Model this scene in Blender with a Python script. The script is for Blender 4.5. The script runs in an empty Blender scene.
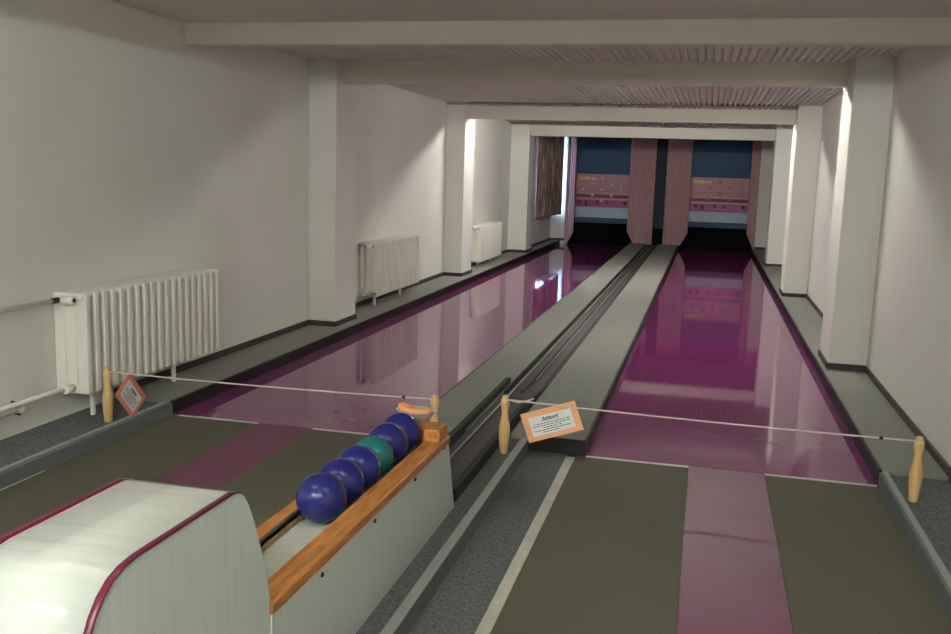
import bpy, bmesh, math, random
from mathutils import Vector, Matrix
random.seed(7)
PI = math.pi
S = 1.12                      # overall size of the place, applied once at the end
col = bpy.context.scene.collection

# ------------------------------------------------------------------ materials
def lin(c):
    return tuple(((v/255)/12.92 if v/255 <= .04045 else ((v/255+.055)/1.055)**2.4) for v in c) + (1,)
def mat(name, rgb, rough=.6, metal=0, spec=.5, coat=0, emit=None, estr=0, noise=None, bump=None, stretch=None, trans=0, sheen=0):
    """noise=(scale, rgb2, detail, lo, hi)  bump=(scale, strength, distance)"""
    m = bpy.data.materials.new(name); m.use_nodes = True
    nt = m.node_tree; b = nt.nodes['Principled BSDF']
    b.inputs['Base Color'].default_value = lin(rgb)
    b.inputs['Roughness'].default_value = rough
    b.inputs['Metallic'].default_value = metal
    b.inputs['Specular IOR Level'].default_value = spec
    b.inputs['Coat Weight'].default_value = coat
    b.inputs['Coat Roughness'].default_value = .04
    b.inputs['Transmission Weight'].default_value = trans
    if emit:
        b.inputs['Emission Color'].default_value = lin(emit); b.inputs['Emission Strength'].default_value = estr
    if noise or bump:
        tc = nt.nodes.new('ShaderNodeTexCoord'); mp = nt.nodes.new('ShaderNodeMapping')
        if stretch: mp.inputs['Scale'].default_value = stretch
        nt.links.new(tc.outputs['Object'], mp.inputs['Vector'])
    if noise:
        n = nt.nodes.new('ShaderNodeTexNoise'); n.inputs['Scale'].default_value = noise[0]; n.inputs['Detail'].default_value = noise[2]
        r = nt.nodes.new('ShaderNodeValToRGB')
        r.color_ramp.elements[0].position = noise[3]; r.color_ramp.elements[1].position = noise[4]
        r.color_ramp.elements[0].color = lin(rgb); r.color_ramp.elements[1].color = lin(noise[1])
        nt.links.new(mp.outputs['Vector'], n.inputs['Vector']); nt.links.new(n.outputs['Fac'], r.inputs['Fac'])
        nt.links.new(r.outputs['Color'], b.inputs['Base Color'])
    if bump:
        n2 = nt.nodes.new('ShaderNodeTexNoise'); n2.inputs['Scale'].default_value = bump[0]; n2.inputs['Detail'].default_value = 3
        bp = nt.nodes.new('ShaderNodeBump'); bp.inputs['Strength'].default_value = bump[1]; bp.inputs['Distance'].default_value = bump[2]
        nt.links.new(mp.outputs['Vector'], n2.inputs['Vector']); nt.links.new(n2.outputs['Fac'], bp.inputs['Height'])
        nt.links.new(bp.outputs['Normal'], b.inputs['Normal'])
    return m
M = {}
M['wall'] = mat('wall_plaster', (228,228,220), .75, spec=.2, noise=(1.3,(222,222,213),3,.35,.7), bump=(60,.05,.01))
M['ceil'] = mat('ceiling_paint', (220,216,204), .8, spec=.15, noise=(2,(214,210,198),3,.35,.7))
M['corr'] = mat('ceiling_corrugated', (212,212,202), .7, spec=.2)
M['base'] = mat('baseboard_brown', (66,54,52), .5, noise=(8,(52,42,42),3,.3,.7))
M['lane'] = mat('lane_purple', (130,50,110), .045, spec=.52, coat=.12, noise=(1.2,(120,44,101),4,.3,.75), bump=(1.6,.03,.01))
M['runner'] = mat('runner_purple', (118,66,92), .5, spec=.35, noise=(3,(108,58,83),5,.3,.7), bump=(200,.06,.002))
M['board'] = mat('lane_board_black', (15,11,14), .45, spec=.3)
M['ledge'] = mat('ledge_carpet_grey', (153,155,147), .95, spec=.1, noise=(160,(131,133,125),4,.3,.7), bump=(260,.5,.004))
M['olive'] = mat('approach_mat_olive', (100,98,83), .8, spec=.25, noise=(110,(86,84,71),5,.3,.7), bump=(220,.4,.003))
M['bluec'] = mat('approach_carpet_bluegrey', (124,128,126), .95, spec=.1, noise=(70,(80,85,87),6,.3,.7), bump=(240,.6,.004))
M['curb'] = mat('curb_grey', (104,111,112), .55, spec=.35, noise=(20,(96,103,104),4,.3,.7))
M['curbtop'] = mat('curb_lip_grey', (150,156,150), .5, spec=.35)
M['tape'] = mat('tape_pale', (196,194,180), .6, noise=(14,(178,176,162),4,.3,.75))
M['foul'] = mat('foul_line_white', (206,192,198), .5)
M['track'] = mat('track_dark_grey', (66,65,61), .6, noise=(30,(55,54,51),4,.3,.7))
M['trackd'] = mat('track_black_felt', (30,30,29), .8)
M['wire'] = mat('track_rail_wire', (168,166,158), .35, metal=.3)
M['lamin'] = mat('laminate_white', (212,220,214), .28, spec=.5, noise=(3.0,(204,212,205),6,.35,.65), stretch=(30,30,1.2))
M['lamtop'] = mat('laminate_cream', (192,196,186), .14, spec=.5, noise=(3.0,(185,189,178),6,.35,.65), stretch=(2,14,14))
M['maroon'] = mat('edge_trim_maroon', (92,14,46), .3, spec=.5, coat=0)
M['pinkline'] = mat('trim_pale_line', (200,168,176), .4)
M['wood'] = mat('rail_orange_wood', (206,142,76), .38, spec=.4, noise=(5,(156,92,42),6,.35,.72), stretch=(14,1.6,14))
M['woodthin'] = mat('thin_wood', (150,124,84), .5)
M['felt'] = mat('felt_speckled', (92,86,76), .95, noise=(260,(40,36,34),4,.4,.6))
M['pin'] = mat('pin_pale_wood', (226,190,134), .42, spec=.4, noise=(4,(206,166,108),5,.3,.75), stretch=(14,14,2))
M['string'] = mat('cord_offwhite', (214,204,196), .8)
M['knot'] = mat('cord_black_clip', (20,18,22), .6)
M['blue'] = mat('ball_blue', (34,38,112), .2, spec=.5, noise=(5,(28,30,98),5,.35,.7))
M['green'] = mat('ball_green', (22,112,108), .25, spec=.5, noise=(5,(16,98,98),5,.35,.7))
M['card'] = mat('card_orange', (246,182,134), .7)
M['card2'] = mat('card_salmon', (232,142,112), .7)
M['paper'] = mat('paper_white', (238,238,234), .7)
M['ink'] = mat('ink_dark', (62,64,74), .8)
M['rad'] = mat('radiator_enamel', (232,230,218), .35, spec=.45)
M['dark'] = mat('valve_black', (22,22,22), .5)
M['steel'] = mat('bowl_steel', (214,212,204), .32, metal=.5)
M['sponge'] = mat('sponge_orange', (250,168,104), .9, bump=(120,.5,.004))
M['screw'] = mat('screw_brass', (70,66,50), .4, metal=.7)
M['pink'] = mat('fluted_panel_pink', (206,166,172), .6, noise=(2,(198,156,161),3,.3,.7))
M['navy'] = mat('backboard_navy', (34,80,124), .6, noise=(2,(28,70,110),3,.3,.7))  # navy, with the blue of the window daylight put into the colour
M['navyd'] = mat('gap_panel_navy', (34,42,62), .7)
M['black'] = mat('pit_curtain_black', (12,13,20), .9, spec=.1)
M['teal'] = mat('board_strip_teal', (52,80,108), .6)  # teal tinted bluer, window light painted into the colour
M['bpink'] = mat('board_dusty_pink', (184,132,142), .45)
M['bmag'] = mat('board_magenta', (158,46,124), .4)  # magenta pushed to purple by window daylight painted into it
M['bline'] = mat('board_line_pink', (206,132,146), .45)
M['bdark'] = mat('board_dark_red', (110,44,70), .5)
M['bwhite'] = mat('board_white_strip', (176,194,214), .5)  # white strip with the window's blue light painted into its colour
M['hole'] = mat('board_socket_dark', (48,12,40), .5)
M['opal'] = mat('pin_lamp_opal', (236,214,214), .25)
M['opalp'] = mat('pin_lamp_pink', (188,134,138), .3)
M['gold'] = mat('lettering_yellow', (228,206,124), .5)
M['curtain'] = mat('curtain_brown', (122,102,92), .9, spec=.1, noise=(5,(208,186,170),4,.42,.72), stretch=(1,5,.55))
M['hem'] = mat('curtain_hem', (140,122,110), .9)
M['frame'] = mat('window_frame_white', (205,208,210), .4)
M['tray'] = mat('lamp_tray_white', (205,203,196), .5)
g = mat('window_glass', (255,255,255), .02, trans=1.0); g.node_tree.nodes['Principled BSDF'].inputs['IOR'].default_value = 1.02; M['glass'] = g
def tube_mat(name, rgb, st): return mat(name, (255,255,255), .5, emit=rgb, estr=st)
M['tubeA'] = tube_mat('tube_glow_front', (247,252,248), 285)
M['tubeD'] = tube_mat('tube_glow_approach', (255,246,232), 34)
M['tubeB'] = tube_mat('tube_glow_second', (252,248,240), 200)
M['tubeC'] = tube_mat('tube_glow_third', (251,249,243), 185)

# ------------------------------------------------------------------ mesh helpers
ORG = {}                                           # world origin of every object
class MB:
    def __init__(s): s.bm = bmesh.new(); s.smooth = set()
    def _mark(s, faces, smooth):
        for f in faces: f.smooth = smooth
    def box(s, x0, x1, y0, y1, z0, z1, bevel=0, seg=2, smooth=False):
        r = bmesh.ops.create_cube(s.bm, size=1)
        vs = r['verts']
        for v in vs:
            v.co = Vector(((x0+x1)/2+v.co.x*(x1-x0), (y0+y1)/2+v.co.y*(y1-y0), (z0+z1)/2+v.co.z*(z1-z0)))
        if bevel:
            es = list({e for v in vs for e in v.link_edges})
            rr = bmesh.ops.bevel(s.bm, geom=es, offset=bevel, segments=seg, profile=.5, affect='EDGES')
            if smooth: s._mark(rr['faces'], True)
        return s
    def tube(s, pts, r, n=10, caps=True, smooth=True):
        pts = [Vector(p) for p in pts]; rings = []
        rs = r if isinstance(r, (list, tuple)) else [r]*len(pts)
        up = None
        for i, p in enumerate(pts):
            a = pts[max(i-1, 0)]; b = pts[min(i+1, len(pts)-1)]; t = (b-a).normalized()
            if up is None:
                up = Vector((0,0,1)) if abs(t.z) < .9 else Vector((1,0,0))
            u = t.cross(up).normalized(); w = u.cross(t).normalized(); up = w
            rings.append([s.bm.verts.new(p+(u*math.cos(2*PI*k/n)+w*math.sin(2*PI*k/n))*rs[i]) for k in range(n)])
        for i in range(len(rings)-1):
            for k in range(n):
                f = s.bm.faces.new((rings[i][k], rings[i][(k+1)%n], rings[i+1][(k+1)%n], rings[i+1][k])); f.smooth = smooth
        if caps:
            s.bm.faces.new(rings[0][::-1]); s.bm.faces.new(rings[-1])
        return s
    def lathe(s, c, prof, n=28, sx=1, sy=1, fn=None):
        """prof: list of (r, z) about a vertical axis at c"""
        c = Vector(c); rings = []
        for r, z in prof:
            if r < 1e-6: rings.append([s.bm.verts.new(c+Vector((0,0,z)))])
            else:
                ring = []
                for k in range(n):
                    a = 2*PI*k/n; q = Vector((r*sx*math.cos(a), r*sy*math.sin(a), z))
                    if fn: q = fn(q, a)
                    ring.append(s.bm.verts.new(c+q))
                rings.append(ring)
        for A, B in zip(rings, rings[1:]):
            for k in range(n):
                if len(A) == 1 and len(B) == 1: break
                if len(A) == 1: f = s.bm.faces.new((A[0], B[(k+1)%n], B[k]))
                elif len(B) == 1: f = s.bm.faces.new((A[k], A[(k+1)%n], B[0]))
                else: f = s.bm.faces.new((A[k], A[(k+1)%n], B[(k+1)%n], B[k]))
                f.smooth = True
        return s
    def prism(s, poly, axis, a, b, smooth=False):
        """poly of 2-D points; axis 'x': (y,z) extruded in x; 'y': (x,z); 'z': (x,y)"""
        def P(p, t):
            return {'x': (t, p[0], p[1]), 'y': (p[0], t, p[1]), 'z': (p[0], p[1], t)}[axis]
        A = [s.bm.verts.new(P(p, a)) for p in poly]; B = [s.bm.verts.new(P(p, b)) for p in poly]
        s.bm.faces.new(A); s.bm.faces.new(B[::-1]); n = len(poly)
        for k in range(n):
            f = s.bm.faces.new((A[k], B[k], B[(k+1)%n], A[(k+1)%n])); f.smooth = smooth
        return s
    def quad(s, *p):
        s.bm.faces.new([s.bm.verts.new(q) for q in p]); return s
    def build(s, name, m, parent=None, loc=None, label=None, cat=None, group=None, kind=None):
        bmesh.ops.recalc_face_normals(s.bm, faces=s.bm.faces)
        me = bpy.data.meshes.new(name); s.bm.to_mesh(me); s.bm.free()
        me.materials.append(m if not isinstance(m, str) else M[m])
        o = bpy.data.objects.new(name, me); col.objects.link(o)
        org = ORG[parent.name] if parent else Vector(loc or (0,0,0))
        ORG[o.name] = org.copy()
        me.transform(Matrix.Translation(-org))
        if parent: o.parent = parent
        else: o.location = org
        if label: o['label'] = label
        if cat: o['category'] = cat
        if group: o['group'] = group
        if kind: o['kind'] = kind
        return o
def thing(name, loc, label, cat, group=None):
    o = bpy.data.objects.new(name, None); col.objects.link(o); o.location = loc; ORG[o.name] = Vector(loc)
    o.empty_display_size = .1
    o['label'] = label; o['category'] = cat
    if group: o['group'] = group
    return o
def dup(root, loc, label):
    r = root.copy(); col.objects.link(r); r.location = loc; r['label'] = label; ORG[r.name] = Vector(loc)
    for ch in list(root.children):
        c = ch.copy(); col.objects.link(c); c.parent = r; ORG[c.name] = Vector(loc)
        for gch in list(ch.children):
            d = gch.copy(); col.objects.link(d); d.parent = c; ORG[d.name] = Vector(loc)
    return r
def struct(name, mb, m, label=None): return mb.build(name, m, kind='structure', label=label)

# ------------------------------------------------------------------ dimensions
XL, XR = -3.30, .975           # side walls
YB, YE = -10.0, 13.78           # wall behind the camera / front of the end panels
LZ = .07                       # side ledges and centre island
LXa, LXb = -2.93, -1.585       # left lane
RXa, RXb = -.67, .67           # right lane
LC = -2.259
CZ = 2.19

# ------------------------------------------------------------------ floor and lanes
struct('floor', MB().box(XL-.3, XR+.3, YB-.2, 15.2, -.16, -.012), 'track')
struct('bowling_lane', MB().box(RXa, RXb, 0, 14.45, -.012, 0), 'lane')
struct('bowling_lane', MB().box(LXa, LXb, 0, 14.45, -.012, 0), 'lane')
struct('approach_mat', MB().box(-.714, -.175, YB, 0, -.012, 0).box(.175, RXb, YB, 0, -.012, 0), 'olive')
struct('approach_mat', MB().box(LXa, -2.413, YB, 0, -.012, 0).box(-2.105, -1.37, YB, 0, -.012, 0), 'olive')
struct('approach_runner', MB().box(-.1735, .1735, YB, -.0, -.012, .0), 'runner')
struct('approach_runner', MB().box(-2.4115, -2.1065, YB, -.0, -.012, .0), 'runner')
struct('carpet_strip', MB().box(-.96, -.7575, YB, -.0, -.012, .0), 'bluec')
# white lines lying on the floor
struct('foul_line', MB().box(RXa+.005, -.1745, -.022, -.001, -.0, .0022), 'foul')
struct('foul_line', MB().box(.1745, RXb-.005, -.022, -.001, -.0, .0022), 'foul')
struct('foul_line', MB().box(LXa+.04, -2.413, -.022, -.001, -.0, .0022), 'foul')
struct('foul_line', MB().box(-2.105, LXb-.0, -.022, -.001, -.0, .0022), 'foul')
struct('edge_tape', MB().box(-.757, -.7145, YB, -.045, -.01, .0025), 'tape')
struct('edge_tape', MB().box(-2.948, -2.925, YB, -1.03, -.01, .0025), 'tape')
# side ledges, island
struct('side_ledge', MB().box(XL, LXa-.018, .0, 14.4, -.012, LZ), 'ledge')
struct('side_ledge', MB().box(RXb+.014, XR, .0, 14.4, -.012, LZ), 'ledge')
struct('lane_board', MB().box(LXa-.018, LXa, 0, 14.4, -.01, LZ+.003), 'board')
struct('lane_board', MB().box(RXb, RXb+.014, 0, 14.4, -.01, LZ+.003), 'board')
struct('lane_board', MB().box(RXa-.012, RXa, .008, 14.4, -.01, LZ+.003), 'board')
struct('lane_board', MB().box(LXb, LXb+.012, .008, 14.4, -.01, LZ+.003), 'board')
T0, T1 = -1.275, -1.045
struct('island_carpet', MB().box(LXb+.012, T0, 0.008, YE+.02, -.012, LZ+.004), 'ledge')
struct('island_carpet', MB().box(T1, RXa-.012, 0.008, YE+.02, -.012, LZ+.004), 'ledge')
struct('island_end_board', MB().box(-.96, RXa, -.004, .008, -.01, LZ+.006), 'trackd')
# approach side platforms
struct('side_platform', MB().box(XL, LXa-.045, YB, -.0, -.012, .055), 'bluec')
struct('side_platform', MB().box(RXb+.035, XR, YB, -.0, -.012, .055), 'bluec')
struct('side_platform', MB().box(-1.39, -.985, YB, -.0, -.012, .05), 'bluec')
def curb(x0, x1, lip0, lip1, y0, y1, h, n):
    o = struct('approach_curb', MB().box(x0, x1, y0, y1, -.01, h-.004, .002, 1), 'curb')
    MB().box(lip0, lip1, y0-.0, y1+.001, h-.006, h+.002, .0015, 1).build('curb_lip', 'curbtop', o)
curb(LXa-.045, LXa, LXa-.047, LXa-.025, YB, -.004, LZ, 1)
curb(RXb, RXb+.035, RXb+.012, RXb+.037, YB, -.004, LZ, 2)
curb(-.980, -.948, -.982, -.946, YB, -.03, LZ+.004, 3)

# track channel between the island carpets, with its wires
tr = thing('ball_track', (-1.16, 6, 0), 'long dark grey ball return channel running down the middle between both lanes', 'ball track')
MB().box(T0, T1, .0, YE+.02, -.012, .045).build('channel_floor', 'track', tr)
MB().box(T0, T0+.012, .9, YE, .045, LZ+.005).build('channel_side', 'trackd', tr)
MB().box(T1-.03, T1-.0, .9, YE, .045, LZ+.007).build('channel_side', 'trackd', tr)
MB().box(-1.195, -1.172, 1.0, YE, .045, .066).build('centre_rib', 'track', tr)
MB().tube([(-1.226, -.99, .078), (-1.226, 1.0, .072), (-1.226, YE, .068)], .0045, 8).build('rail_wire', 'wire', tr)
MB().tube([(-1.150, 1.3, .068), (-1.150, YE, .066)], .0045, 8).build('rail_wire', 'wire', tr)
MB().box(T0-.03, -1.085, -.99, .9, -.0, .058).build('channel_floor', 'track', tr, label='raised near end of the track')
MB().box(-1.10, -1.072, -.96, .55, 0, .105, .003, 1).build('channel_side', 'trackd', tr)
MB().prism([(-1.10,.5),(-1.072,.5),(-1.045,1.05),(-1.10,1.05)], 'z', .04, .095).build('channel_side', 'track', tr)
MB().box(-1.311, -1.280, -.99, 1.12, .0, .108, .004, 2).build('rubber_strip', 'trackd', tr, label='black rubber strip')

# ------------------------------------------------------------------ walls, columns, beams, ceiling
WY0, WY1, WZ0, WZ1 = 12.3, 13.66, .60, 2.02
XW = -3.13                     # wall plane in the last bay
m = MB()
m.box(XL-.25, XL, YB-.2, 10.9, -.16, 2.5)
m.box(XL-.25, XW, 10.9, WY0, -.16, 2.5).box(XL-.25, XW, WY1, 15.2, -.16, 2.5)
m.box(XL-.25, XW, WY0, WY1, -.16, WZ0).box(XL-.25, XW, WY0, WY1, WZ1, 2.5)
struct('wall_left', m, 'wall')
struct('wall_right', MB().box(XR, XR+.2, YB-.2, 15.2, -.16, 2.5), 'wall')
struct('wall_back', MB().box(XL-.25, XR+.2, YB-.2, YB, -.16, 2.5), 'wall')
struct('wall_front', MB().box(XL-.25, XR+.2, 14.75, 14.95, -.16, 2.5), 'wall')
def column(x0, x1, y0, y1):
    struct('column', MB().box(x0, x1, y0, y1, -.01, 2.3, .004, 1), 'wall')
for y0, y1, f in ((2.62, 3.08, -3.065), (6.66, 7.16, -3.065), (10.5, 11.0, -3.0)): column(XL-.02, f, y0, y1)
column(XW-.05, -2.85, 13.72, 14.3)
for y0, y1, f in ((2.4, 2.93, .725), (6.55, 7.05, .722), (10.3, 10.75, .742)): column(f, XR+.02, y0, y1)
column(.722, XR+.02, 13.80, 14.3)
# ceiling: plain near slab, corrugated panels in the bays
struct('ceiling', MB().box(XL-.25, XR+.2, YB-.2, 15.2, CZ+.07, CZ+.25), 'ceil')
struct('ceiling_slab', MB().box(XL-.01, XR+.01, YB, .86, CZ, CZ+.08), 'ceil')
def corrugated(y0, y1, z, x0=XL, x1=XR):
    m = MB(); n = int((x1-x0)/.056); st = (x1-x0)/n; prof = []
    for i in range(n):
        a = x0+i*st
        prof += [(a, z+.022), (a+st*.22, z+.022), (a+st*.38, z), (a+st*.84, z)]
    prof.append((x1, z+.022))
    v0 = [m.bm.verts.new((x, y0, zz)) for x, zz in prof]; v1 = [m.bm.verts.new((x, y1, zz)) for x, zz in prof]
    w0 = [m.bm.verts.new((x, y0, z+.03)) for x in (x0, x1)]; w1 = [m.bm.verts.new((x, y1, z+.03)) for x in (x0, x1)]
    for i in range(len(prof)-1): m.bm.faces.new((v0[i], v0[i+1], v1[i+1], v1[i]))
    m.bm.faces.new((w0[0], w0[1], w1[1], w1[0]))
    struct('ceiling_panel', m, 'corr')
corrugated(.9, 2.72, CZ); corrugated(2.72, 6.6, CZ-.02); corrugated(6.6, 10.2, CZ-.05); corrugated(10.2, 14.7, CZ-.08)
def beam(x0, x1, y0, y1, z0, z1): struct('ceiling_beam', MB().box(x0, x1, y0, y1, z0, z1, .003, 1), 'ceil')
beam(XL-.01, XR+.01, .80, .93, 2.062, 2.3); beam(XL-.01, XR+.01, -2.95, -2.8, 1.985, 2.3)
beam(-3.07, .74, 2.70, 2.78, 2.022, 2.3)
beam(-3.07, .73, 6.80, 6.88, 1.985, 2.3)
beam(-3.01, .75, 10.58, 10.72, 1.945, 2.3)
# baseboards
def base(n, x0, x1, y0, y1, z0=LZ, h=.042): struct('baseboard_'+n, MB().box(x0, x1, y0, y1, z0-.002, z0+h, .003, 1), 'base')
tk = .014
base('left', XL, XL+tk, 0, 2.62)
for y0, y1, nx, f in ((2.62, 3.08, 6.66, -3.065), (6.66, 7.16, 10.5, -3.065)):
    base('left', XL, f+tk, y0-tk, y0); base('left', f, f+tk, y0, y1); base('left', XL, XL+tk, y1, nx)
base('left', XL, -3.0+tk, 10.5-tk, 10.5); base('left', -3.0, -3.0+tk, 10.5, 11.0); base('left', XW, XW+tk, 11.0, 13.72-tk)
base('left', XW, -2.85, 13.72-tk, 13.72)
base('right', XR-tk, XR, 0, 2.4)
for y0, y1, nx, f in ((2.4, 2.93, 6.55, .725), (6.55, 7.05, 10.3, .722), (10.3, 10.75, 13.8, .742)):
    base('right', f-tk, XR, y0-tk, y0); base('right', f-tk, f, y0, y1); base('right', XR-tk, XR, y1, nx)
base('right', .722, XR, 13.8-tk, 13.8)
base('right', XR-tk, XR, YB, 0, .055, .05)

# window in the last left bay
wn = MB()
for (a, b, c, d) in ((WY0, WY1, WZ0, WZ0+.05), (WY0, WY1, WZ1-.05, WZ1), (WY0, WY0+.05, WZ0, WZ1), (WY1-.05, WY1, WZ0, WZ1), ((WY0+WY1)/2-.04, (WY0+WY1)/2+.04, WZ0, WZ1)):
    wn.box(XW-.12, XW-.05, a, b, c, d)
wn.box(XW-.06, XW+.17, WY0-.03, WY1+.0, WZ0-.03, WZ0)  # deep sill, added to block window light from spilling below the hem
w1 = struct('window_1', wn, 'frame')
MB().box(XW-.088, XW-.084, WY0+.03, WY1-.03, WZ0+.03, WZ1-.03).build('pane', 'glass', w1)
# curtain over it
m = MB(); ys = []; N = 84
for i in range(N+1):
    t = i/N; y = 10.84+t*(13.66-10.84)
    ys.append((y, -2.930+.018*math.sin(t*66)+.006*math.sin(t*151+1)))
rows = [(2.06, 1), (1.2, 1.0), (.66, 1.1), (.592, 1.1)]
gr = [[m.bm.verts.new((-2.930+(x+2.930)*k, y, z+(.012*math.sin(y*5) if z < .7 else 0))) for y, x in ys] for z, k in rows]
for A, B in zip(gr, gr[1:]):
    for i in range(N): m.bm.faces.new((A[i], A[i+1], B[i+1], B[i])).smooth = True
cu = m.build('curtain', 'curtain', loc=(-2.930, 12.2, .59), label='brown streaked curtain hanging in front of the daylit window at far left', cat='curtain')
sm = cu.modifiers.new('thick', 'SOLIDIFY'); sm.thickness = .004
m = MB(); m.box(-2.9275, -2.9255, 10.86, 13.64, .60, .632); m.build('hem', 'hem', cu, label='paler hem')
m = MB(); m.tube([(-2.930, 10.7, 2.07), (-2.930, 13.7, 2.07)], .008, 8).build('curtain_rod', 'frame', cu)

# ------------------------------------------------------------------ end of the lanes
def fluted(x0, x1, zbf, z1, y, label):
    m = MB(); n = max(4, int((x1-x0)/.042)); prof = []
    for i in range(n):
        a = x0+(x1-x0)*i/n; st = (x1-x0)/n
        prof += [(a, y+.0), (a+st*.3, y-.026), (a+st*.75, y-.026)]
    prof.append((x1, y))
    A = [m.bm.verts.new((x, yy, zbf(x))) for x, yy in prof]; B = [m.bm.verts.new((x, yy, z1)) for x, yy in prof]
    C = [m.bm.verts.new((x, y+.03, zbf(x))) for x, yy in prof]; D = [m.bm.verts.new((x, y+.03, z1)) for x, yy in prof]
    for i in range(len(prof)-1):
        m.bm.faces.new((A[i], A[i+1], B[i+1], B[i])); m.bm.faces.new((C[i], C[i+1], D[i+1], D[i])); m.bm.faces.new((A[i], A[i+1], C[i+1], C[i]))
    m.bm.faces.new((A[0], B[0], D[0], C[0])); m.bm.faces.new((A[-1], B[-1], D[-1], C[-1]))
    return m.build('fluted_panel', 'pink', loc=((x0+x1)/2, y, LZ), label=label, cat='panel', group='pink fluted panels at the lane end')
ZT = 2.12
z_floor = LZ+.006
fluted(-1.655, -1.175, lambda x: z_floor+max(0, (-1.53-x))/.125*.235, ZT, YE, 'wide dusty pink fluted panel on the left of the dark middle gap')
fluted(-.97, -.515, lambda x: z_floor+max(0, (x+.64))/.125*.235, ZT, YE, 'wide dusty pink fluted panel on the right of the dark middle gap')
fluted(-2.845, -2.69, lambda x: (.001 if x > -2.93 else 0)+max(0, (x+2.815))/.125*.235, ZT, YE, 'narrow pink fluted panel beside the window at the far left')
fluted(.565, .718, lambda x: z_floor+max(0, (.69-x))/.125*.27, ZT, YE, 'narrow pink fluted panel beside the right column at the lane end')
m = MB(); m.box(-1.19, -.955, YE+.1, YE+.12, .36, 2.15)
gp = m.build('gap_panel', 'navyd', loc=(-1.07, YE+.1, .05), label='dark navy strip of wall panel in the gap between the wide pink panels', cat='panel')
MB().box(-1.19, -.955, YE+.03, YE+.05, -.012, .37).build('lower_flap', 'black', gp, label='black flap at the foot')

def text_mesh(body, size, m, parent, mat4, name, shear=0, bold=0, ext=.0004, width=None):
    cu = bpy.data.curves.new(name+'_c', 'FONT'); cu.body = body; cu.size = size; cu.align_x = 'LEFT'; cu.shear = shear; cu.offset = bold; cu.extrude = ext
    o = bpy.data.objects.new(name+'_tmp', cu); col.objects.link(o)
    bpy.context.view_layer.update()
    me = bpy.data.meshes.new_from_object(o.evaluated_get(bpy.context.evaluated_depsgraph_get()))
    bpy.data.objects.remove(o); bpy.data.curves.remove(cu)
    if width:
        xs = [v.co.x for v in me.vertices]; k = width/(max(xs)-min(xs)); me.transform(Matrix.Diagonal((k, 1, 1, 1)))
    me.transform(mat4); org = ORG[parent.name]; me.transform(Matrix.Translation(-org))
    me.name = name; me.materials.clear(); me.materials.append(M[m])
    t = bpy.data.objects.new(name, me); col.objects.link(t); t.parent = parent; ORG[t.name] = org.copy(); return t

def pin_board(xc, x0, x1, lamp, label, side):
    y = 13.98
    r = thing('pin_display_board', (xc, y, .43), label, 'display board', 'pin display boards above the pits')
    MB().box(x0, x1, y, y+.04, 1.37, 2.14).build('upper_panel', 'navy', r, label='dark blue panel')
    MB().box(x0, x1, y-.03, y+.03, .735, 1.37, .004, 1).build('display_panel', 'bpink', r, label='dusty pink panel')
    MB().box(x0+.004, x1-.004, y-.034, y-.028, .735, .872).build('magenta_band', 'bmag', r, label='magenta band')
    MB().box(x0+.004, x1-.004, y-.034, y-.028, .915, .975).build('striped_band', 'bdark', r, label='dark red band')
    for z in (.888, .990): MB().box(x0+.004, x1-.004, y-.036, y-.028, z, z+.014).build('stripe', 'bline', r)
    for z in (1.035, 1.085): MB().box(x0+.004, x1-.004, y-.0325, y-.028, z, z+.007).build('stripe', 'bmag', r)
    MB().box(x0-.0, x1, y-.04, y+.03, .53, .728, .004, 1).build('lower_strip', 'bwhite', r, label='grey white strip')
    for dx in (-.24, .045): MB().box(xc+dx-.008, xc+dx+.008, y-.044, y-.038, .60, .65).build('marking', 'opal', r)
    MB().box(x0-.01, x1+.01, y-.03, y+.03, .425, .525).build('foot_strip', 'teal', r, label='teal strip')
    for row, xs in enumerate(((0,), (-1, 1), (-2, 0, 2), (-1, 1), (0,))):
        z = 1.285-.106*row
        for k in xs:
            x = xc+k*.187
            b = MB(); b.lathe((0, 0, 0), [(0, .034), (.016, .03), (.026, .02), (.031, .006), (.031, 0), (0, 0)], 14)
            b.bm.transform(Matrix.Translation((x, y-.03, z)) @ Matrix.Rotation(PI/2, 4, 'X'))
            b.build('pin_lamp', lamp, r)
    for dx, z, w, h in ((-.43, .825, .06, .06), (-.30, .80, .045, .10), (-.083, .825, .042, .065), (.098, .825, .042, .065), (.45, .825, .065, .06)):
        b = MB(); b.lathe((0, 0, 0), [(0, .004), (w*.5, .004), (w*.5, 0), (0, 0)], 18)
        b.bm.transform(Matrix.Translation((xc+dx, y-.034, z)) @ Matrix.Diagonal((1, 1, h/w, 1)) @ Matrix.Rotation(PI/2, 4, 'X'))
        b.build('socket', 'hole', r)
    text_mesh('Vollmer', .085, 'gold', r, Matrix.Translation((x0+.05, y-.032, 1.262)) @ Matrix.Rotation(PI/2, 4, 'X'), 'lettering', bold=.006, width=.36)
    return r
pin_board(-2.185, -2.69, -1.655, 'opal', 'left pink and magenta pin display board with nine pale lamps, by the window', 0)
pin_board(.03, -.515, .565, 'opalp', 'right pink and magenta pin display board with faint lamps, beside the right wall', 1)
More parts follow.
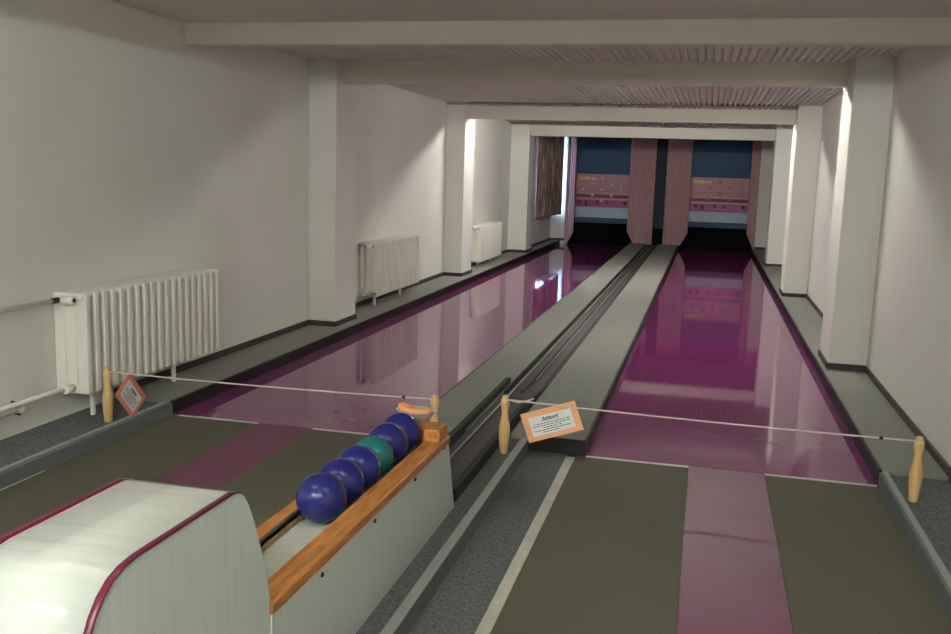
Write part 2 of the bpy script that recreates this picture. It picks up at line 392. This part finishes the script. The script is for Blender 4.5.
for x0, x1, lb in ((-2.93, -1.5, 'black pit curtain hanging to the lane under the left display board'), (-.75, .68, 'black pit curtain hanging to the lane under the right display board')):
    m = MB(); n = 60; v = []
    for i in range(n+1):
        x = x0+(x1-x0)*i/n; v.append((x, 14.06+.012*math.sin(i*1.1)))
    A = [m.bm.verts.new((x, y, .0)) for x, y in v]; B = [m.bm.verts.new((x, y, .5)) for x, y in v]
    C = [m.bm.verts.new((x, y+.03, .0)) for x, y in v]; D = [m.bm.verts.new((x, y+.03, .5)) for x, y in v]
    for i in range(n):
        for q in ((A[i], A[i+1], B[i+1], B[i]), (C[i], C[i+1], D[i+1], D[i]), (B[i], B[i+1], D[i+1], D[i])): m.bm.faces.new(q)
    m.build('pit_curtain', 'black', loc=((x0+x1)/2, 14.02, 0), label=lb, cat='curtain', group='black pit curtains')

# ------------------------------------------------------------------ hidden strip lamps behind the beams and lamps over the approach
def lamp(x0, x1, y, z, m, label, group, chain=True, up=.05, tw=.055):
    r = thing('fluorescent_lamp', ((x0+x1)/2, y, z), label, 'lamp', group)
    MB().box(x0-.03, x1+.03, y-tw, y+tw, z+.014, z+up, .004, 1).build('tray', 'tray', r)
    MB().tube([(x0, y, z), (x1, y, z)], .013, 12).build('tube', m, r)
    for x in (x0-.012, x1+.012): MB().box(x-.012, x+.012, y-.016, y+.016, z-.014, z+.02, .003, 1).build('socket', 'tray', r)
    if chain:
        for x in (x0+.1, x1-.1): MB().tube([(x, y, z+up), (x, y, CZ)], .004, 6).build('hanger', 'tray', r)
    return r
ZA = 1.975
for yy, who in ((-4.7, 'nearer'), (-7.6, 'farther')):
    for x0, side in ((-2.68, 'left'), (-1.34, 'right')):
        lamp(x0, x0+1.2, yy, ZA, M['tubeA'], side+' hanging tube lamp of the '+who+' row behind the approach', 'tube lamps behind the approach', tw=.035)
for x0, side in ((-2.6, 'left'), (-.95, 'right')):
    lamp(x0, x0+1.2, -2.70, 2.05, M['tubeD'], side+' strip lamp tucked behind the beam over the approach', 'strip lamps behind the beams', False, tw=.03)
lamp(-1.05, .45, 2.93, 2.085, M['tubeB'], 'strip lamp tucked behind the second ceiling beam', 'strip lamps behind the beams', False)
lamp(-2.85, -1.35, 7.04, 2.05, M['tubeC'], 'strip lamp tucked behind the third ceiling beam, left half', 'strip lamps behind the beams', False)
lamp(-.85, .55, 7.04, 2.05, M['tubeC'], 'strip lamp tucked behind the third ceiling beam, right half', 'strip lamps behind the beams', False)

# ------------------------------------------------------------------ radiators
def radiator(y0, z0, z1, label, n=19, pitch=.0705, riser=False):
    r = thing('radiator', (-3.2, y0, LZ), label, 'radiator', 'white column radiators along the left wall')
    first = None
    xs = (-3.268, -3.205, -3.142)
    for i in range(n):
        if first is None:
            m = MB(); yc = y0+pitch/2
            for x in xs: m.box(x-.031, x+.031, yc-.0185, yc+.0185, z0+.004, z1-.006, .006, 2, True)
            m.box(xs[0]-.028, xs[2]+.020, yc-.0335, yc+.0335, z1-.04, z1-.002, .016, 3, True)
            m.box(xs[0]-.026, xs[2]+.024, yc-.0185, yc+.0185, z0, z0+.06, .016, 3, True)
            for za in (z0+.032, z1-.032): m.tube([(-3.205, yc-pitch/2, za), (-3.205, yc+pitch/2, za)], .019, 10)
            first = m.build('section', 'rad', r)
        else:
            o = first.copy(); col.objects.link(o); o.parent = r; o.location = (0, i*pitch, 0)
    L = n*pitch
    for yy in (y0+.15, y0+.91):
        MB().box(-3.20, -3.18, yy-.012, yy+.012, .054, z0+.02, .003, 1).build('leg', 'rad', r)
    # valve and pipes
    zt = z1-.035
    v = MB(); v.tube([(-3.225, y0-.0, zt), (-3.225, y0-.09, zt)], .015, 12).build('valve_body', 'dark', r, label='black valve body')
    v = MB(); v.tube([(-3.225, y0-.028, zt), (-3.20, y0-.026, zt), (-3.15, y0-.024, zt)], [.018, .023, .021], 14).build('thermostat_head', 'rad', r, label='white thermostat head')
    MB().tube([(-3.15, y0-.024, zt), (-3.144, y0-.024, zt)], .010, 12).build('thermostat_cap', 'dark', r, label='black cap')
    if riser:
        yp = y0-.18
        MB().tube([(-3.225, y0-.05, zt), (-3.2, yp+.02, zt), (-3.2, yp, zt-.02), (-3.2, yp, z0+.06), (-3.2, yp+.02, z0+.035), (-3.2, y0, z0+.035)], .011, 10).build('pipe', 'rad', r)
    else:
        MB().tube([(-3.225, y0-.085, zt), (-3.235, -1.2, zt), (-3.24, -2.3, zt)], .011, 10).build('pipe', 'rad', r)
        MB().tube([(-3.2, y0+.01, z0+.035), (-3.225, y0-.1, z0+.035), (-3.235, -2.3, z0+.03)], .013, 10).build('pipe', 'rad', r)
        MB().tube([(-3.2, y0+.01, z0+.035), (-3.2, y0-.045, z0+.035)], .021, 12).build('pipe_nut', 'rad', r)
    return r
radiator(-.48, .193, .712, 'nearest white column radiator below the bare wall, with pipes running out of frame left')
radiator(3.75, .165, .675, 'middle white column radiator in the second bay, half hidden by the first column', riser=True)
radiator(7.86, .13, .628, 'farthest white radiator, brightly lit, just past the second column', riser=True)
pp = thing('pipe_stub', (-3.27, -1.0, .12), 'short capped white pipe low on the left wall below the radiator pipe', 'pipe')
MB().tube([(-3.25, -2.3, .19), (-3.25, -.80, .19)], .012, 10).build('pipe', 'rad', pp)
MB().tube([(-3.25, -.80, .19), (-3.25, -.765, .19)], .017, 10).build('end_cap', 'rad', pp)
MB().tube([(-3.295, -.79, .20), (-3.29, -.79, .225), (-3.262, -.79, .222), (-3.25, -.79, .212)], .005, 6).tube([(-3.295, -.77, .185), (-3.29, -.77, .16), (-3.262, -.77, .158)], .005, 6).build('bracket', 'dark', pp, label='black bracket')

# ------------------------------------------------------------------ skittle pins with cords and cards
PIN = [(0, 0), (.0175, 0), (.0195, .004), (.021, .03), (.0245, .07), (.0265, .105), (.025, .135), (.019, .165), (.0155, .188), (.0145, .198),
       (.016, .211), (.0195, .230), (.0208, .244), (.0195, .256), (.0165, .263), (.0155, .266), (.015, .274), (.011, .279), (0, .280)]
def pin(x, y, z, label):
    r = thing('skittle_pin', (x, y, z), label, 'skittle pin', 'pale wooden pins holding the barrier cords')
    MB().lathe((x, y, z), PIN, 30).build('body', 'pin', r)
    m = MB(); k = 24
    m.tube([(x+.0178*math.cos(2*PI*i/k), y+.0178*math.sin(2*PI*i/k), z+.2585) for i in range(k+1)], .0025, 6).build('cord_loop', 'string', r, label='pale cord loop round the head')
    return r
pin(-3.037, -.42, .055, 'wooden skittle pin before the nearest radiator, at far left')
pin(-1.341, -.36, .05, 'wooden skittle pin standing behind the steel bowl at the end of the ball rack')
pin(-1.028, -.25, .05, 'wooden skittle pin in the middle, left of the large orange card')
pin(.748, -.35, .055, 'wooden skittle pin beside the right wall')
def cord(a, b, label, clip, sag):
    a, b = Vector(a), Vector(b)
    pts = [a.lerp(b, t/16)-Vector((0, 0, sag*4*(t/16)*(1-t/16))) for t in range(17)]
    r = thing('barrier_cord', tuple(a), label, 'cord', 'barrier cords across the lanes')
    MB().tube(pts, .0038, 7).build('cord', 'string', r)
    c = a.lerp(b, clip); d = (b-a).normalized()*.008
    c.z -= sag*4*clip*(1-clip)
    MB().tube([c-d, c, c+d], [.004, .0085, .004], 8).build('clip', 'knot', r, label='black clip')
    return r
zc = .3145
cord((-3.021, -.42, zc), (-1.357, -.362, zc-.005), 'off white cord stretched across the left lane between two pins', .92, .008)
c2 = cord((-1.012, -.25, zc-.004), (.732, -.35, zc), 'off white cord stretched across the right lane to the pin by the right wall', .925, .008)
MB().tube([(-1.012, -.25, zc-.004), (-.965, -.262, zc-.008), (-.93, -.25, zc-.004), (-.895, -.235, zc+.008)], .0042, 7).build('loose_end', 'string', c2)

def card(P0, U, V, w, h, label, cm, group='orange notice cards'):
    """P0 top left corner, U right, V down (unit vectors), N towards the viewer"""
    P0, U, V = Vector(P0), Vector(U).normalized(), Vector(V).normalized()
    V = (V-U*V.dot(U)).normalized(); N = V.cross(U).normalized()
    F = Matrix(((U.x, -V.x, N.x, P0.x), (U.y, -V.y, N.y, P0.y), (U.z, -V.z, N.z, P0.z), (0, 0, 0, 1)))
    r = thing('notice_card', tuple(P0), label, 'sign', group)
    def slab(x0, x1, y0, y1, z0, z1, name, mm):
        m = MB(); m.box(x0, x1, y0, y1, z0, z1); m.bm.transform(F); return m.build(name, mm, r)
    slab(0, w, -h, 0, -.0015, .0015, 'card', cm)
    slab(w*.115, w*.885, -h*.84, -h*.20, .0015, .0022, 'paper', 'paper')
    text_mesh('Achtung!', h*.155, 'ink', r, F @ Matrix.Translation((w*.345, -h*.37, .0024)), 'heading', shear=.35, bold=.0007, ext=.0002, width=w*.31)
    m = MB(); m.box(w*.345, w*.655, -h*.392, -h*.384, .0022, .0026)
    rnd = random.Random(3)                          # the small print, too small to read in the photo: rows of word-long strokes
    for row, (a, b) in enumerate(((.17, .83), (.15, .85), (.33, .67), (.16, .84), (.30, .60))):
        x = a; yy = -h*(.46+.073*row)
        while x < b-.02:
            l = min(rnd.uniform(.03, .075), b-x); m.box(w*x, w*(x+l), yy-h*.022, yy, .0022, .0026); x += l+.012
    m.bm.transform(F); m.build('small_print', 'ink', r)
    return r
card((-.957, -.243, .243), (.2585, -.0148, .095), (.047, 0, -.1325), .272, .142, 'large orange notice card with white paper hanging on the cord, right of the middle pin', 'card')
CARD2 = True

# ------------------------------------------------------------------ ball return: cabinet, rack, balls
XA, XB = -1.062, -1.335        # right and left faces
br = thing('ball_return', (-1.2, -2.2, .05), 'white ball return cabinet with maroon edges and a long wood railed ball rack', 'ball return')
prof = [(-2.612, .0), (-2.612, .385), (-2.64, .49), (-2.665, .56), (-2.69, .62), (-2.712, .662), (-2.732, .688), (-2.756, .704), (-2.782, .71),
        (-3.115, .712), (-3.15, .708), (-3.182, .698), (-3.208, .680), (-3.230, .655), (-3.252, .615), (-3.275, .565), (-3.30, .48), (-3.33, .34), (-3.35, .2), (-3.36, .0)]
pf = [(a, max(b-(.008 if b > .5 else 0), .05)) for a, b in prof]
c = MB(); c.prism(pf, 'x', XA-.004, XB+.004).build('cabinet', 'lamin', br)
# top skin following the profile
def skin(x0, x1, off, i0, i1, name, mm):
    pts = pf[i0:i1]; out = []
    for i, q in enumerate(pts):
        a = pts[max(i-1, 0)]; b = pts[min(i+1, len(pts)-1)]; d = Vector((b[0]-a[0], b[1]-a[1])).normalized(); n = Vector((d.y, -d.x))
        out.append((q[0]+n.x*off*-1, q[1]+n.y*off*-1))
    m = MB(); poly = out; A = [m.bm.verts.new((x0, *q)) for q in out]; B = [m.bm.verts.new((x1, *q)) for q in out]
    C = [m.bm.verts.new((x0, *q)) for q in pts]; D = [m.bm.verts.new((x1, *q)) for q in pts]
    for i in range(len(out)-1):
        f = m.bm.faces.new((A[i], A[i+1], B[i+1], B[i])); f.smooth = True
        for q in ((A[i], A[i+1], C[i+1], C[i]), (B[i], B[i+1], D[i+1], D[i])): m.bm.faces.new(q)
    m.bm.faces.new((A[0], B[0], D[0], C[0])); m.bm.faces.new((A[-1], B[-1], D[-1], C[-1]))
    return m.build(name, mm, br)
skin(XB+.0255, XA-.014, -.0015, 7, 20, 'top_cover', 'lamtop')
skin(XA-.0145, XA-.0, -.0025, 7, 20, 'edge_trim', 'maroon')
skin(XB-.0, XB+.021, -.0025, 7, 20, 'edge_trim', 'maroon')
skin(XB+.021, XB+.026, -.002, 7, 20, 'edge_line', 'pinkline')
# rack
YF = -1.125
rt = lambda y: .392-(y+2.6)*.012     # rail top height
pan = [(-2.612, .05), (YF+.11, .05), (YF, rt(YF)-.03), (-2.612, rt(-2.612)-.03)]
MB().prism(pan, 'x', XA-.014, XA-.0).build('side_panel', 'lamin', br)
MB().prism([(a, b-.02) if b > .1 else (a, b) for a, b in pan], 'x', XB, XB+.014).build('side_panel', 'lamin', br)
MB().box(XB+.014, XA-.014, YF-.014, YF, .06, .33).build('end_panel', 'lamin', br)
def rail(x0, x1, dz, name, th=.030, seg=1):
    m = MB(); a, b = -2.618, YF+.003
    z0, z1 = rt(a)+dz, rt(b)+dz
    vs = [(x0, a, z0-th), (x1, a, z0-th), (x1, a, z0-.006), (x1-.006, a, z0), (x0+.004, a, z0), (x0, a, z0-.004)]
    A = [m.bm.verts.new(v) for v in vs]; B = [m.bm.verts.new((v[0], b, v[2]+z1-z0)) for v in vs]
    m.bm.faces.new(A); m.bm.faces.new(B[::-1]); n = len(vs)
    for k in range(n): m.bm.faces.new((A[k], B[k], B[(k+1)%n], A[(k+1)%n]))
    return m.build(name, 'wood', br)
rail(-1.128, XA+.004, .0, 'rail'); rail(XB-.004, -1.283, -.030, 'rail')
MB().box(-1.292, -1.283, -2.64, YF-.02, .337, .358).build('felt_lining', 'felt', br, label='speckled dark felt strip')
MB().box(-1.283, -1.273, -2.64, YF-.02, .328, .341).build('wood_strip', 'woodthin', br)
MB().box(-1.29, -1.12, -2.64, YF-.014, .30, .3285).build('trough_floor', 'lamtop', br, label='white trough floor')
MB().box(-1.132, -1.066, YF-.112, YF+.001, .372, .420, .004, 2).build('end_block', 'wood', br)
MB().box(-1.262, -1.132, YF-.034, YF+.001, .33, .4195, .003, 1).build('end_stop', 'wood', br)
for y, dz in ((-1.545, .035), (-1.94, .04), (-2.33, .045), (-1.19, .022)):
    m = MB(); m.lathe((0, 0, 0), [(0, .005), (.005, .0045), (.0078, 0), (0, 0)], 12)
    m.bm.transform(Matrix.Translation((XA, y, rt(y)-.03-dz+.02)) @ Matrix.Rotation(PI/2, 4, 'Y')); m.build('screw', 'screw', br)
m = MB(); m.lathe((0, 0, 0), [(0, .004), (.003, .0035), (.0045, 0), (0, 0)], 12)
m.bm.transform(Matrix.Translation((XA-.004, -2.68, .31)) @ Matrix.Rotation(PI/2, 4, 'Y')); m.build('screw', 'screw', br)

RB = .0745
lab = ['blue ball nearest the white cabinet, first in the rack row', 'second blue ball in the rack, counted from the cabinet',
       'third blue ball in the rack, touching the green one from the cabinet side', 'only green ball, in the middle of the blue rack row',
       'blue ball in the rack just behind the green one', 'last blue ball in the rack, next to the steel bowl']
y = -1.985
for i, l in enumerate(lab):
    r = RB if i != 3 else .0695
    if i: y += prev+r
    m = MB(); zc_ = .3285+r
    m.lathe((-1.2115, y, zc_), [(r*math.sin(PI*k/32), r*math.cos(PI*k/32)*-1) for k in range(33)], 48)
    m.build('skittle_ball', 'green' if i == 3 else 'blue', loc=(-1.2115, y, .3285), label=l, cat='ball', group='balls in the rack')
    prev = r-.0005
# steel bowl with orange sponge
bx, by, bz = -1.190, YF-.012, .4205
d = thing('sponge_bowl', (bx, by, bz), 'small oval steel bowl holding an orange sponge, on the far end of the ball rack', 'bowl')
MB().lathe((bx, by, bz), [(0, 0), (.034, 0), (.038, .004), (.055, .014), (.070, .030), (.077, .042), (.079, .044), (.076, .045), (.068, .034), (.05, .016), (.03, .008), (0, .008)], 36, 1, .72).build('bowl', 'steel', d)
def wav(q, a):
    q = q.copy(); q.z += .010*math.cos(a*1+2.4)*(1 if q.z > .02 else 0)+.006*math.cos(2*a+.5)*(1 if q.z > .02 else 0); return q
MB().lathe((bx-.004, by, bz+.008), [(0, 0), (.042, .002), (.056, .022), (.066, .034), (.065, .041), (.056, .045), (.03, .042), (0, .040)], 36, 1, .72, wav).build('sponge', 'sponge', d)

# ------------------------------------------------------------------ camera
cam = bpy.data.cameras.new('camera'); co = bpy.data.objects.new('camera', cam); col.objects.link(co)
f, yaw, pitch, roll, cx, cy, cz = 934.79, .2386, .1555, .0308, -.1666, -4.4364, 1.3669
sy, c_, sp, cp = math.sin(yaw), math.cos(yaw), math.sin(pitch), math.cos(pitch)
fw = Vector((-sy*cp, c_*cp, -sp)); rg = Vector((c_, sy, 0)); upv = rg.cross(fw)
r2 = rg*math.cos(roll)+upv*math.sin(roll); u2 = -rg*math.sin(roll)+upv*math.cos(roll)
co.matrix_world = Matrix(((r2.x, u2.x, -fw.x, cx), (r2.y, u2.y, -fw.y, cy), (r2.z, u2.z, -fw.z, cz), (0, 0, 0, 1)))
cam.sensor_fit = 'HORIZONTAL'; cam.sensor_width = 36; cam.lens = 36*f/951; cam.clip_start = .02; cam.clip_end = 200
bpy.context.scene.camera = co

# small card at the far left, turned on the cord so that it is seen at a slant
def from_px(px, py, dist):
    dv = fw+r2*((px-475.5)/f)-u2*((py-317)/f); return Vector((cx, cy, cz))+dv*dist
D0 = (Vector((-2.97, -.42, .31))-Vector((cx, cy, cz))).dot(fw)
P0 = from_px(130, 372, D0); P1 = from_px(145, 395, D0+.19); P3 = from_px(118, 394, D0-.05)
card(P0, P1-P0, P3-P0, .25, .138, 'small slanted orange notice card hanging beside the far left pin', 'card2')

# ------------------------------------------------------------------ world: daylight outside the window
w = bpy.data.worlds.new('daylight'); bpy.context.scene.world = w; w.use_nodes = True
bg = w.node_tree.nodes['Background']; bg.inputs['Color'].default_value = (.42, .62, 1, 1); bg.inputs['Strength'].default_value = 26
po = bpy.data.lights.new('window_portal', 'AREA'); po.shape = 'RECTANGLE'; po.size = (WZ1-WZ0)*S; po.size_y = (WY1-WY0)*S
po.cycles.is_portal = True
pobj = bpy.data.objects.new('window_portal', po); col.objects.link(pobj)
pobj.location = (XW-.14, (WY0+WY1)/2, (WZ0+WZ1)/2); pobj.rotation_euler = (0, -PI/2, 0)

# ------------------------------------------------------------------ real size
for me in bpy.data.meshes: me.transform(Matrix.Scale(S, 4))
for o in bpy.data.objects: o.location = o.location*S
for o in bpy.data.objects:
    for md in o.modifiers:
        if md.type == 'SOLIDIFY': md.thickness *= S

sc = bpy.context.scene
sc.view_settings.view_transform = 'Standard'; sc.view_settings.look = 'None'; sc.view_settings.gamma = 1
sc.view_settings.use_curve_mapping = False; sc.view_settings.exposure = .12
